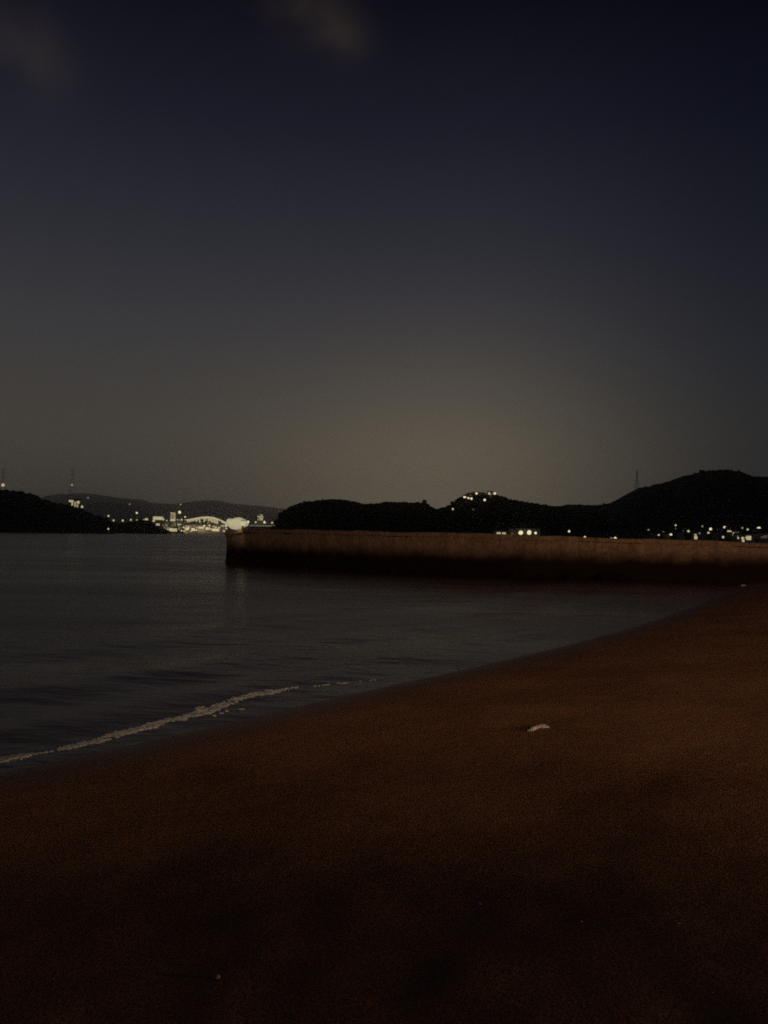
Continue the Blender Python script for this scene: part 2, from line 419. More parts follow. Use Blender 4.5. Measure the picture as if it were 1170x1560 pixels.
# foam where the swash breaks
FOAM = matte('sea_foam', (.8, .9, .95), (.16, .21, .24), 5, .9)
FOAM.node_tree.nodes['Principled BSDF'].inputs['Alpha'].default_value = .72
def foam():
    P = [(-40, 1164), (0, 1157), (40, 1151), (100, 1141), (140, 1131), (180, 1119), (240, 1103), (280, 1093), (330, 1078), (360, 1067), (400, 1057), (440, 1050), (490, 1046), (515, 1042), (540, 1039), (575, 1036), (610, 1030), (650, 1024)]
    # strength of the foam along the line: broken into runs
    S = [(-40, .9), (0, 1), (38, .9), (48, .1), (95, .15), (110, .8), (150, .9), (165, .35), (175, .8), (240, 1), (290, .9), (340, 1.0), (350, .3), (362, .7), (400, 1), (436, .7), (455, .15), (480, .1), (490, .6), (500, .1), (512, .7), (522, .5), (545, .4), (560, .1), (572, .35), (590, .08), (650, .05)]
    rnd = random.Random(4); mb = MB()
    tabx = P
    x = -38.0
    while x < 650:
        s = interp(S, x) * (.25 + 1.5*max(0, noise.noise(Vector((x*.07, 0, 5)))+.3))
        y = interp(tabx, x) + 2.2*noise.noise(Vector((x*.03, 1, 2)))
        c = on_water(x, y); k = c.y/10
        if s > .12:
            if noise.noise(Vector((x*.22, 4, 8))) < (-.12 if x < 430 else .06): x += 1.3; continue
            for q in range(1 + int(9*s)):
                w = rnd.uniform(.006, .026)*(.5+s)
                ox = rnd.uniform(-.12, .12); oy = rnd.gauss(0, .055*s)
                mb.ell((c.x+ox, c.y+oy+ox*.6, .006+sea_z(c.x+ox, c.y+oy+ox*.6)), (w*1.8, w*rnd.uniform(.6, 1.2), rnd.uniform(.004, .012)), 7, 4, .3, rnd)
        x += 1.6
    # lacy patch behind the line near the middle
    for q in range(26):
        c = on_water(rnd.gauss(326, 11), rnd.gauss(1081, 3.5)); w = rnd.uniform(.015, .045)
        mb.ell((c.x, c.y, .005+sea_z(c.x, c.y)), (w*1.7, w, .012), 7, 4, .3, rnd)
    o = mb.build('sea_foam', FOAM, smooth=True); tag(o, 'thin broken line of pale foam where the swash meets the dark sea', 'foam', kind='stuff')
foam()

# ------------------------------------------------------------------ breakwater
def breakwater():
    base_px = [(343, 857.5), (450, 864), (560, 870), (680, 875.5), (800, 880), (920, 883), (1040, 885), (1170, 886.5)]
    top_px = [(343, 805.5), (420, 806), (560, 809.3), (700, 812.5), (850, 816.8), (1010, 821.8), (1170, 827)]
    pts = []
    for px, py in base_px:
        p = on_water(px, py); D = math.hypot(p.x, p.y)
        pts.append((Vector((p.x, p.y, 0)), at(px, interp(top_px, px), D).z))
    d = (pts[-1][0]-pts[-2][0]).normalized()
    pts.append((pts[-1][0] + d*16 + Vector((0, 2, 0)), 2.6)); pts.append((pts[-1][0] + d*30 + Vector((0, 8, 0)), 2.6))
    dense = []
    for (p, z), (q, w) in zip(pts, pts[1:]):
        L = max(1, int((q-p).length/1.0))
        for k in range(L): dense.append((p.lerp(q, k/L), z + (w-z)*k/L))
    dense.append(pts[-1])
    dense = [(p, z - .30*max(0, 1-k/3)**2 + .05*noise.noise(Vector((k*.55, 0, 2)))) for k, (p, z) in enumerate(dense)]
    root = empty('breakwater', dense[0][0])
    O = dense[0][0]
    def strip(name, off0, off1, zf0, zf1, rough):
        """a closed prism along the wall between two plan offsets"""
        vs = []; fs = []; nz_ = 7; rows = []
        for i, (p, zt) in enumerate(dense):
            a = dense[max(0, i-1)][0]; b = dense[min(len(dense)-1, i+1)][0]; t = (b-a).normalized(); nrm = Vector((t.y, -t.x, 0))  # towards the camera
            q = p - O
            prof = []
            for k in range(nz_+1):
                z = zf0(zt) + (zf1(zt)-zf0(zt))*k/nz_
                n_ = rough*(noise.noise(Vector((p.x*.35, p.y*.35, .5)))*.6 + .4*noise.noise(Vector((p.x*1.9, p.y*1.9, z*2.4))))
                prof.append(q + nrm*(off0 + n_) + Vector((0, 0, z + (rough*.5*noise.noise(Vector((p.x*.4, p.y, 3))) if k == nz_ else 0))))
            prof.append(q + nrm*(off1) + Vector((0, 0, prof[-1].z))); prof.append(q + nrm*(off1) + Vector((0, 0, zf0(zt))))
            rows.append(prof)
        m = len(rows[0])
        for r in rows: vs += r
        for i in range(len(rows)-1):
            for k in range(m): fs.append((i*m+k, (i+1)*m+k, (i+1)*m+(k+1) % m, i*m+(k+1) % m))
        fs.append(tuple(range(m))); fs.append(tuple((len(rows)-1)*m+k for k in range(m))[::-1])
        return MB().add(vs, fs).build(name, CONCRETE, root)
    strip('wall_body', 0, -3.6, lambda z: -2.0, lambda z: z-.30, .30)
    strip('coping', .10, -3.7, lambda z: z-.297, lambda z: z, .26)
    rnd = random.Random(9)
    for k in range(26):
        q = Vector((rnd.uniform(.25, 2.2), rnd.uniform(-.35, .1), rnd.uniform(-.15, .3))) if k < 12 else dense[min(len(dense)-1, int(rnd.uniform(0, 34)))][0] - O + Vector((0, rnd.uniform(-.5, -.2), rnd.uniform(-.1, .2)))
        a = rnd.uniform(.3, .65); MB().ell(q, (a, a*rnd.uniform(.7, 1), a*rnd.uniform(.5, .8)), 9, 6, .16, rnd).build('foot_stone', CONCRETE, root)
    tag(root, 'long low concrete breakwater running across the bay, dark with weed below', 'breakwater')
breakwater()

# ------------------------------------------------------------------ lights and houses
UNIT = {}
def unit(kind):
    if kind not in UNIT:
        mb = MB()
        if kind.startswith('head'):
            rr = random.Random(kind); mb.ell((0, 0, 0), (1, 1, 1), 10, 7, .10, rr)
            for q in range(2): mb.ell((rr.uniform(-.5, .5), 0, rr.uniform(-.5, .5)), (rr.uniform(.45, .7), .6, rr.uniform(.4, .65)), 8, 6, .1, rr)
        if kind == 'pole': mb.tube([(0, 0, 0), (0, 0, 1)], [1, .7], 6)
        me = bpy.data.meshes.new(kind); me.from_pydata(mb.v, [], mb.f); me.update()
        UNIT[kind] = me
    return UNIT[kind]
MESHM = {}
def inst(name, kind, mat, parent, loc, sc):
    key = (kind, mat.name)
    if key not in MESHM:
        me = unit(kind).copy(); me.materials.append(mat)
        for p in me.polygons: p.use_smooth = True
        MESHM[key] = me
    o = bpy.data.objects.new(name, MESHM[key]); COL.objects.link(o); o.parent = parent; o.location = loc; o.scale = sc; return o
def solve(H, px, py, h):
    """distance at which the sight line runs h metres above the slope"""
    d = ray(px, py); r = H['toe']; best = None
    while r < H['D']:
        p = EYE + d*r; g = p.z - H['z'](p.x, p.y)
        if g <= h: return r
        r += 2
    return H['D']
def lamp(H, px, py, w, lvl, label, group=None, D=None, h=5.0, hpx=None, name='street_lamp', cat='street lamp', gz=None):
    if D is None: D = solve(H, px, py, h)
    p = at(px, py, D)
    g = H['z'](p.x, p.y) if gz is None else gz
    g = min(max(g, 0.0), p.z-.8)
    root = empty(name, (p.x, p.y, g))
    rad = w/F*D*.5; rz = (hpx or w)/F*D*.5
    inst('pole', 'pole', POLE, root, (0, 0, 0), (.12 + D*.0001, .12 + D*.0001, p.z-g))
    inst('lamp_head', 'head%d' % (int(px*7) % 6), LAMP[lvl], root, (0, 0, p.z-g), (rad*.84, rad*.7, rz*.84))
    tag(root, label, cat, group); return root
def building(px, D, w, h, dep, gz, wins, label, cat='building', name='building', wm=0, roof='flat', group=None, parent_extra=None):
    """wins: (u0,u1,v0,v1,level) in metres on the face towards the camera"""
    d = ray(px, 800); p = EYE + d*D; az = math.atan2(d.x, d.y)
    root = empty(name, (p.x, p.y, gz), -az)
    MB().box((0, dep/2, h/2-.5), (w, dep, h+1)).build('wall', WALLS[wm % 3], root)
    if roof == 'flat':
        MB().box((0, dep/2, h+.35), (w+.6, dep+.6, .7)).build('roof', ROOF, root)
    else:
        e = .6; hh = w*.22; m = MB()
        m.add([(-w/2-e, -e, h), (w/2+e, -e, h), (w/2+e, dep+e, h), (-w/2-e, dep+e, h), (-w/2-e, dep/2, h+hh), (w/2+e, dep/2, h+hh)],
              [(0, 3, 2, 1), (0, 1, 5, 4), (2, 3, 4, 5), (0, 4, 3), (1, 2, 5)]).build('roof', ROOF, root)
    for (u0, u1, v0, v1, lv) in wins:
        MB().box(((u0+u1)/2, -.05, (v0+v1)/2), (u1-u0, .3, v1-v0)).build('window', WIN[lv], root)
    tag(root, label, cat, group); return root
def pxbuilding(rect, D, gz, winrects, label, dep=8, **k):
    """rect and winrects given as the corners seen in the photograph at that distance"""
    x0, y0, x1, y1 = rect; pc = (x0+x1)/2
    s = D/F; cz = lambda y: at(pc, y, D).z - gz
    wins = [((a-pc)*s, (c-pc)*s, cz(d_), cz(b), lv) for (a, b, c, d_, lv) in winrects]
    return building(pc, D, (x1-x0)*s, cz(y0), dep, gz, wins, label, **k)
def point(loc, power, col=(1, .8, .5), rad=.3):
    """omnidirectional lamp"""
    l = bpy.data.lights.new('lamp_light', 'POINT'); l.energy = power; l.color = col; l.shadow_soft_size = rad
    o = bpy.data.objects.new('lamp_light', l); COL.objects.link(o); o.location = loc; return o
def flood(loc, power, col=(1, .8, .5), rad=.3, down=10):
    """shielded floodlight turned inland, at the facades and the slope"""
    l = bpy.data.lights.new('flood_light', 'SPOT'); l.energy = power; l.color = col; l.shadow_soft_size = rad
    l.spot_size = math.radians(155); l.spot_blend = .6
    o = bpy.data.objects.new('flood_light', l); COL.objects.link(o); o.location = loc
    o.rotation_euler = (math.radians(90-down), 0, -math.atan2(loc[0], loc[1])); return o

# --- left hill
pxbuilding((104, 761, 120, 778), 905, hA['z'](*at(112, 778, 905).xy)-1,
           [(105, 762, 111, 765, 3), (108.5, 765.5, 110.5, 771.5, 3), (112, 764, 114.5, 772, 2), (115.5, 763, 119, 767, 3), (115.5, 768, 117.5, 773, 2), (111.5, 773, 117, 775.5, 3)],
           'brightly lit building standing alone on the ridge of the left hill', name='hilltop_building', dep=10)
lamp(hA, 125, 772, 4, 2, 'single lamp just right of the lit building on the left hill', D=905)
lamp(hA, 165, 805.7, 3.2, 2, 'lone lamp near the water at the right foot of the left hill', D=752, h=3)

# --- transmission towers
def lattice(px, ytop, D, gz, wbase, label, t=.5, arms=3, light=None):
    p = at(px, ytop, D); H = p.z-gz; root = empty('transmission_tower', (p.x, p.y, gz), .35); mb = MB()
    def half(z): return wbase/2*(1-z/H)**1.4 + wbase*.045
    zs = [H*k/8 for k in range(9)]
    for sx in (-1, 1):
        for sy in (-1, 1): mb.tube([(sx*half(z), sy*half(z), z) for z in zs], [t*(1-.5*z/H) for z in zs], 5)
    for z, z2 in zip(zs, zs[1:]):
        a, b = half(z), half(z2)
        for s in (-1, 1):
            mb.tube([(-a, s*a, z), (b, s*b, z2)], t*.4, 4); mb.tube([(a, s*a, z), (-b, s*b, z2)], t*.4, 4)
            mb.tube([(s*a, -a, z), (s*b, b, z2)], t*.4, 4); mb.tube([(s*a, a, z), (s*b, -b, z2)], t*.4, 4)
    mb.build('lattice_frame', TOWER, root)
    for k in range(arms):
        z = H*(.80+.085*k); w = H*.10*(1-.12*k)
        MB().tube([(-w, 0, z), (0, 0, z+H*.015), (w, 0, z)], [t*.8, t*1.9, t*.8], 4).build('cross_arm', TOWER, root)
    if light:
        q = at(px+light[2], light[0], D); inst('warning_light', 'head', LAMP[light[1]], root, (0, -half(q.z-gz)-1, q.z-gz), (light[3],)*3)
    tag(root, label, 'transmission tower', 'transmission towers'); return root
lattice(5.5, 714, 6150, hC2['z'](*at(5.5, 714, 6150).xy)-3, 55, 'faint transmission tower at the left edge with a bright light halfway up', 1.0, light=(739, 3, 0, 11.5))
lattice(110.5, 712, 6170, hC2['z'](*at(110.5, 712, 6170).xy)-3, 55, 'faint transmission tower behind the lit building of the left hill', 1.0, light=(739, 2, 2, 7.5))
pF = at(970.5, 716, 880)
lattice(970.5, 716, 880, hF['z'](pF.x, pF.y)-1, 5, 'faint slim tower on the shoulder of the right mountain', .13, light=None)

# --- lamps over the far shore on the left (on the low bank and the island behind)
for px, py, w, lv, D, lab in [
    (134, 758.5, 3, 0, 6150, 'dim lamp high on the hazy island above the left hill end'),
    (197.5, 768, 3, 0, 6150, 'dim lamp high on the hazy island right of the left hill')]:
    lamp(hC2, px, py, w, lv+1, lab, D=D)
for px, py, w, lv, lab in [
    (165.3, 786, 3.4, 2, 'small lamp at the left end of the dark bank, higher of two'),
    (173, 792.7, 3.2, 2, 'small lamp on the dark bank, second from its left end'),
    (187, 793, 3.6, 2, 'small lamp on the dark bank, third from its left end'),
    (199.3, 792, 3.2, 2, 'small lamp on the dark bank, fourth from its left end'),
    (208.4, 781.3, 3.4, 3, 'bright lamp standing highest above the dark bank'),
    (208.5, 792, 2.8, 1, 'dim lamp on the dark bank below the highest lamp')]:
    lamp(hB, px, py, w, lv, lab, 'lamps on the dark bank', D=1180)
lamp(hB, 239, 805, 3.8, 3, 'bright lamp low over the water right of the dark bank', D=1400, gz=0.2)
pxbuilding((217, 789, 226, 797), 1250, 0, [(218, 791, 221, 793, 2), (220.5, 789.5, 225, 792.5, 3)], 'small low lit building on top of the dark bank', dep=8)

# --- the far town
TG = 2.0
rndc = random.Random(5)
def grid(x0, y0, x1, y1, nx, ny, p, lv=(1, 2, 3), fx=.62, fy=.55):
    out = []
    for i in range(nx):
        for j in range(ny):
            if rndc.random() > p: continue
            cw = (x1-x0)/nx; ch = (y1-y0)/ny; a = x0+cw*(i+.5); b = y0+ch*(j+.5)
            out.append((a-cw*fx/2, b-ch*fy/2, a+cw*fx/2, b+ch*fy/2, rndc.choice(lv)))
    return out
pxbuilding((232, 785, 250, 811), 1620, TG, [(233.5, 787, 247, 792, 3), (247.2, 789, 249.2, 792.5, 3), (233, 792.4, 236.5, 795, 3), (238, 797.5, 243, 800.7, 3), (247, 799, 249, 801, 1)] ,
           'wide building with a bright lit upper storey right of the dark bank', wm=1, dep=18)
pxbuilding((258, 779.5, 268, 811), 1640, TG, [(259.5, 790.5, 266.5, 794, 3)] + grid(259.5, 780.5, 267, 790, 3, 4, .95, (2, 3), .75, .7) + grid(259, 795.5, 267.5, 804, 4, 4, .6, (0, 1, 2)),
           'tallest lit tower block of the far town', wm=2, dep=16, name='tower_block', cat='tower block')
pxbuilding((257, 803, 271, 811.5), 1540, TG, [(258.5, 805, 269.5, 809.5, 3)], 'low waterfront shed with one wide bright opening below the tower block', wm=0, dep=12, name='waterfront_shed', cat='shed')
pxbuilding((269, 789, 289, 811), 1700, TG, [(268.5+1, 791, 271.5, 793, 2), (273, 791.5, 274.5, 793, 2), (275.5, 790.5, 278, 793.2, 3), (281, 791, 287, 792.8, 2), (267.8+3, 798.2, 276, 800, 3)] + grid(270, 794.5, 288.5, 807, 9, 5, .5, (0, 1, 1, 2)),
           'broad dim building between the tower block and the arch bridge', wm=0, dep=20)
pxbuilding((282, 800, 291, 811.8), 1560, TG, [(283, 804, 288, 807.5, 3), (286, 802, 288.7, 803.6, 2)] , 'small waterfront house with slanting lit windows', wm=2, dep=10, name='waterfront_house', cat='house', roof='gable')
pxbuilding((249.5, 796, 257.5, 811), 1580, TG, grid(250, 797.5, 257, 809.5, 4, 5, .6, (0, 1, 1, 2)), 'small dim block between the wide lit building and the tower block', wm=1, dep=10)
pxbuilding((291, 799, 301, 812), 1560, TG, [(292, 804.5, 297, 809, 3), (298.5, 802.8, 300.7, 804.8, 2)] + grid(291.5, 800, 300.5, 803, 3, 1, .5, (0, 1)), 'lit quay house at the left foot of the arch bridge', wm=1, dep=10, name='waterfront_house', cat='house')
pxbuilding((301, 800, 313, 812), 1560, TG, [(302.5, 802.7, 311, 805.3, 3)] + grid(302, 806.5, 312, 810, 4, 1, .5, (0, 1)), 'quay building with a thin bright strip under the left half of the arch', wm=2, dep=10)
pxbuilding((313, 801, 323, 812), 1560, TG, [(313.7, 803.5, 320, 807, 3), (320.5, 805, 322.7, 807.5, 3)], 'quay building with a bright strip under the middle of the arch', wm=0, dep=10)
pxbuilding((323, 800.5, 336, 812.3), 1560, TG, [(323.7, 805.3, 334, 809.3, 3), (324, 801.5, 328, 803.3, 1), (332, 802.7, 335.5, 804.7, 2)], 'long quay building with the widest bright strip under the right half of the arch', wm=1, dep=10)
pxbuilding((336, 799, 344, 812.5), 1570, TG, [(336.5, 800.3, 341.5, 802.2, 2), (339.8, 807.8, 342.7, 810, 3)] + grid(336.5, 803, 343.5, 807, 3, 2, .5, (0, 1)), 'small quay building left of the blazing bloom', wm=2, dep=10)
pxbuilding((391.5, 782.5, 401, 812.8), 1800, TG, grid(392, 783.5, 400.5, 793, 4, 4, .8, (1, 2, 3), .8, .7), 'slim lit tower block right of the blazing bloom', wm=2, dep=16, name='tower_block', cat='tower block')
pxbuilding((302, 790, 312, 812), 1900, TG, grid(302.5, 791, 311.5, 801, 4, 4, .6, (0, 1, 2)), 'dim block seen through the left half of the arch', wm=1, dep=12)
pxbuilding((315, 789, 321, 812), 1880, TG, grid(315.5, 790, 320.5, 801, 3, 5, .8, (1, 2, 2)), 'narrow speckled tower seen through the middle of the arch', wm=2, dep=12, name='tower_block', cat='tower block')
pxbuilding((323, 793, 334, 812), 1900, TG, grid(323.5, 794, 333.5, 802, 5, 4, .6, (0, 1, 2)), 'dim block seen through the right half of the arch', wm=0, dep=12)
for px, py, w, lv, lab in [
    (273.6, 780.3, 5, 3, 'bright lamp beside the top of the tallest tower block'),
    (275, 768.5, 3, 1, 'dim lamp on a tall mast above the tallest tower block'),
    (378, 795, 4.2, 3, 'lamp touching the right side of the blazing bloom'),
    (389.5, 795.5, 3.4, 2, 'lamp at the left foot of the slim tower block'),
    (403, 795.6, 4.2, 3, 'bright lamp at the right foot of the slim tower block'),
    (414.5, 796.4, 3.6, 2, 'last lamp of the far town before the headland'),
    (424.6, 778.5, 2.2, 0, 'tiny dim lamp high beside the headland tip')]:
    lamp(hG, px, py, w, lv, lab, 'lamps of the far town', D=1750, gz=TG)

for i, (px, py, w, D) in enumerate([(252, 809, 2.2, 1520), (256, 806.5, 2, 1560), (273, 806, 2.4, 1530), (276.5, 808.5, 2, 1525), (280, 803.5, 2.2, 1550), (280.5, 809, 2.6, 1522), (291, 809.3, 2, 1520),
                                    (299, 807.5, 2.4, 1522), (305, 808.2, 2.6, 1520), (311, 801, 2.2, 1540), (319, 800.5, 2.4, 1540), (329, 803.8, 2.2, 1540), (345, 805, 2.6, 1530), (344, 801, 2.4, 1560), (254, 793, 2.6, 1600), (282, 787.5, 2.2, 1700)]):
    lamp(hG, px, py, w*1.25, (2, 3, 1, 3, 2, 2)[i % 6], 'one of the small quayside lights crowded between the lit buildings of the far town', 'quayside lights of the far town', D=D, gz=TG if D > 1530 else .5)
# arch bridge
def bridge():
    D = 1680; s = D/F; c = at(317, 800, D); az = math.atan2(c.x, c.y)
    root = empty('arch_bridge', (c.x, c.y, TG-1), -az); g = TG-1
    zz = lambda y: at(317, y, D).z - g
    BR = matte('bridge_paint', (.5, .48, .42), (.4, .38, .33), .2, .6)
    deckz = zz(799)
    MB().box((0, 0, deckz), (66*s, 9, 1.6)).build('deck', BR, root)
    pts = [(286, 792.5), (292, 791.5), (300, 789.5), (308, 788), (316, 787.3), (324, 788), (332, 790.5), (340, 794), (347, 798.5)]
    for sd in (-1, 1):
        vs = [((x-317)*s, sd*3.6, zz(y)) for x, y in pts]
        MB().tube(vs, 1.3, 6).build('arch', BR, root)
    # floodlit hangers and lamp strings on the near arch
    P2 = pts
    tabp = pts
    x = 287.5
    k = 0
    while x < 347:
        y = interp(tabp, x); yb = min(799.5, y + rndc.choice((2, 3.5, 6, 8, 8)))
        if x < 300: yb = y+4
        if x > 338: yb = y+3.5
        MB().tube([((x-317)*s, -5.0, zz(y-.3)), ((x-317)*s, -5.0, zz(yb))], 1.15, 5).build('hanger_light', WIN[3], root)
        x += 2.15; k += 1
    vs = [((x-317)*s, -5.1, zz(y+.6)) for x, y in pts]
    MB().tube(vs, 1.6, 6).build('light_string', WIN[3], root)
    for x in (290, 303, 331, 344):
        MB().box(((x-317)*s, 0, deckz/2-.5), (3, 7, deckz)).build('pier', BR, root)
    tag(root, 'arch bridge strung with bright lights in the far town', 'bridge')
bridge()
# bloom of a far floodlight, built as glowing rounded shapes
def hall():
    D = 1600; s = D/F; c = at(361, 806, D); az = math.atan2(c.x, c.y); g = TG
    root = empty('light_bloom', (c.x, c.y, g), -az)
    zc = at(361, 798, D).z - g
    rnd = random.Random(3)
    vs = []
    MB().ell((0, 9, zc), (14.5*s, 12, 7.6*s), 28, 16, .035, rnd).build('bloom_lobe', BLOOM, root, smooth=True)
    MB().ell((-9*s, 8, zc+2.0*s), (7*s, 8, 5.5*s), 16, 10, .05, rnd).build('bloom_lobe', BLOOM, root, smooth=True)
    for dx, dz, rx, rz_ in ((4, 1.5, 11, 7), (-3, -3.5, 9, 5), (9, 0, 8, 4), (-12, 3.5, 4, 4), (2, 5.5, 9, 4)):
        MB().ell((dx*s, 6, zc+dz*s), (rx*s, 9, rz_*s), 14, 9, .09, rnd).build('bloom_lobe', BLOOM, root, smooth=True)
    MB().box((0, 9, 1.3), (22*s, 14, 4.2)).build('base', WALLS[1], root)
    tag(root, 'blazing bloom of a far town light, built as rounded shapes, above the outer end of the breakwater', 'light bloom')
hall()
# beacon added on the breakwater end to spread the bloom glow there
def beacon():
    b = on_water(362, 858.4); q = at(362, 805.6, math.hypot(b.x, b.y)); root = empty('added_beacon', (q.x+.3, q.y+.8, q.z-.03))
    MB().tube([(0, 0, 0), (0, 0, .3)], [.12, .09], 10).build('post', POLE, root)
    MB().ell((0, 0, .52), (.30, .30, .25), 14, 10).build('lantern', BLOOM, root, smooth=True)
    MB().tube([(0, 0, .76), (0, 0, .82)], [.26, .08], 12).build('hood', POLE, root)
    tag(root, 'short beacon lamp added for a glow on the outer end of the breakwater', 'beacon')
    flood((q.x+.15, q.y-.9, q.z+.35), 14, (1, .86, .62), .2, 35)  # added spot that lays the bloom halo on the wall end
beacon()
# lit quay line right of the bloom
pQ = at(400, 800.5, 1500)
rq = empty('lit_quay_wall', (pQ.x, pQ.y, 0), -math.atan2(pQ.x, pQ.y))
z0 = at(400, 802.5, 1500).z; z1 = at(400, 799.2, 1500).z
MB().box((0, 2, z0/2-.5), (40/F*1500, 4, z0+1)).build('wall', WALLS[1], rq)
MB().box((0, 1.7, (z0+z1)/2), (37/F*1500, 2, (z1-z0)*.55)).build('light_strip', glow('strip_light', WARM, .12), rq)
tag(rq, 'thin long lit quay line between the blazing bloom and the headland', 'quay')

# --- lights on the wooded hill
for px, py, w, hp, lv, lab in [
    (690, 775.5, 3.6, None, 2, 'lone lamp on the left slope of the hill with lights on top'),
    (708, 757.3, 6, 3.2, 3, 'wide lamp, leftmost of the row on the hilltop'),
    (713.5, 758.8, 4, 3, 3, 'middle lamp of the low row on the hilltop'),
    (718.2, 759.6, 4.4, 4, 3, 'right lamp of the low row on the hilltop'),
    (726, 751.6, 4.4, 3.8, 3, 'lamp on the very crest of the hill above the low row'),
    (738.3, 761.5, 4.4, 4.2, 3, 'lamp set lowest and rightmost under the hilltop'),
    (721, 776.2, 2.6, None, 0, 'very dim lamp halfway up the lit hill'),
    (753.8, 751.8, 4.6, 4, 3, 'last lamp on the right of the hill crest, low and round')]:
    lamp(hE, px, py, w, lv, lab, 'lamps on the hilltop', hpx=hp, h=5.5)
pE = at(745, 756, 716)
pxbuilding((742, 749, 749.5, 760), 714, hE['z'](pE.x, pE.y)-2, [(743.4, 750, 746, 753.4, 3), (744.3, 753, 747.8, 756, 3)], 'narrow house with tall lit windows on the right of the hilltop', dep=6, name='house', cat='house')
pE = at(722, 757, 716)
pxbuilding((710, 752.5, 732, 762), 718, hE['z'](pE.x, pE.y)-3, [], 'low unlit hotel building among the lamps on the hilltop', dep=8, wm=1)
for px, py, P in ((716, 756, 500), (732, 755, 500), (746, 757, 300)):
    p = at(px, py, 700); flood((p.x, p.y, max(p.z, hE['z'](p.x, p.y)+3)), P, (1, .55, .25), .5)

# --- harbour lights behind the middle of the breakwater
def hz(px, D): p = at(px, 815, D); return max(.3, hE['z'](p.x, p.y)) if D > 600 else .3
LAND = MB()
vs = []
for px in range(640, 1300, 20):
    for D in (392, 400, 470, 640):
        p = at(px, 815, D); vs.append((p.x, p.y, -1.2 if D == 392 else 1.0))
nn = len(range(640, 1300, 20))
LAND.add(vs, [(i*4+j, (i+1)*4+j, (i+1)*4+j+1, i*4+j+1) for i in range(nn-1) for j in range(3)])
tag(LAND.build('harbour_ground', matte('asphalt', (.05, .05, .05), None, .5), None), kind='structure')
pxbuilding((752, 808, 774, 822), 420, 1.0, [(757, 811, 763, 814.2, 3), (765.3, 811.2, 770.5, 814.4, 3), (753.2, 813.2, 756.2, 815.2, 0)], 'low harbour building with two bright windows behind the breakwater', dep=6, roof='gable', name='harbour_house', cat='house', wm=2)
pxbuilding((776, 805.5, 822, 823), 440, 1.0, [(779.5, 812, 783, 814.5, 0)], 'long pale harbour hall lit by round floodlights', dep=8, roof='gable', name='harbour_hall', cat='building', wm=2)
for px, py, w, hp, lv, lab in [
    (793.3, 811.6, 8, 7.4, 3, 'big round floodlight in front of the pale harbour hall, left of two'),
    (806.2, 811.2, 7.6, 8, 3, 'big round floodlight in front of the pale harbour hall, right of two'),
    (816, 812, 4.6, 4.4, 3, 'smaller round lamp at the right end of the pale harbour hall')]:
    lamp(hE, px, py, w, lv, lab, 'floodlights of the harbour hall', D=434, hpx=hp, gz=1.0, name='floodlight', cat='floodlight')
for px, P in ((800, 45), (765, 12), (815, 15)):
    p = at(px, 814, 430); flood(p, P, (1, .8, .55), .3)
# faint pale boat shed with a rounded roof
pS = at(681, 812, 430); rs_ = empty('boat_shed', (pS.x, pS.y, 1.0), -math.atan2(pS.x, pS.y)); q = 430/F
m = MB(); arc = [(-11*q*math.cos(PI*k/10), 8*q*math.sin(PI*k/10)+1.5) for k in range(11)]
vs = [(x, y0, z) for y0 in (0, 8) for x, z in arc]
m.add(vs, [(k, k+1, k+12, k+11) for k in range(10)] + [tuple(range(11))[::-1], tuple(range(11, 22))]).build('roof', matte('pale_sheet', (.5, .5, .5), None, .6), rs_)
MB().box((0, 4, .6), (21*q, 7.6, 2.2)).build('wall', WALLS[1], rs_)
tag(rs_, 'faint pale boat shed with a rounded roof behind the breakwater', 'shed')
p = at(681, 806, 421); flood(p, 14, (.8, .85, 1), .3)

for px, py, w, lv, lab in [
    (867, 809.4, 3.8, 3, 'lone lamp at the foot of the saddle between the two hills'),
    (891, 818.5, 4, 3, 'lone lamp resting just over the top of the breakwater'),
    (931.3, 820.2, 3.4, 1, 'dimmer left lamp of a close pair over the breakwater'),
    (937.2, 820.2, 5, 3, 'brighter right lamp of a close pair over the breakwater')]:
    lamp(hF, px, py, w, lv, lab, 'lamps along the harbour road', h=4, D=430 if py > 815 else 470, gz=1.0)
for px, py, P in ((867, 812, 10), (936, 817, 30)):
    flood(at(px, py, 425 if py > 815 else 463), P, (1, .6, .35), .3)

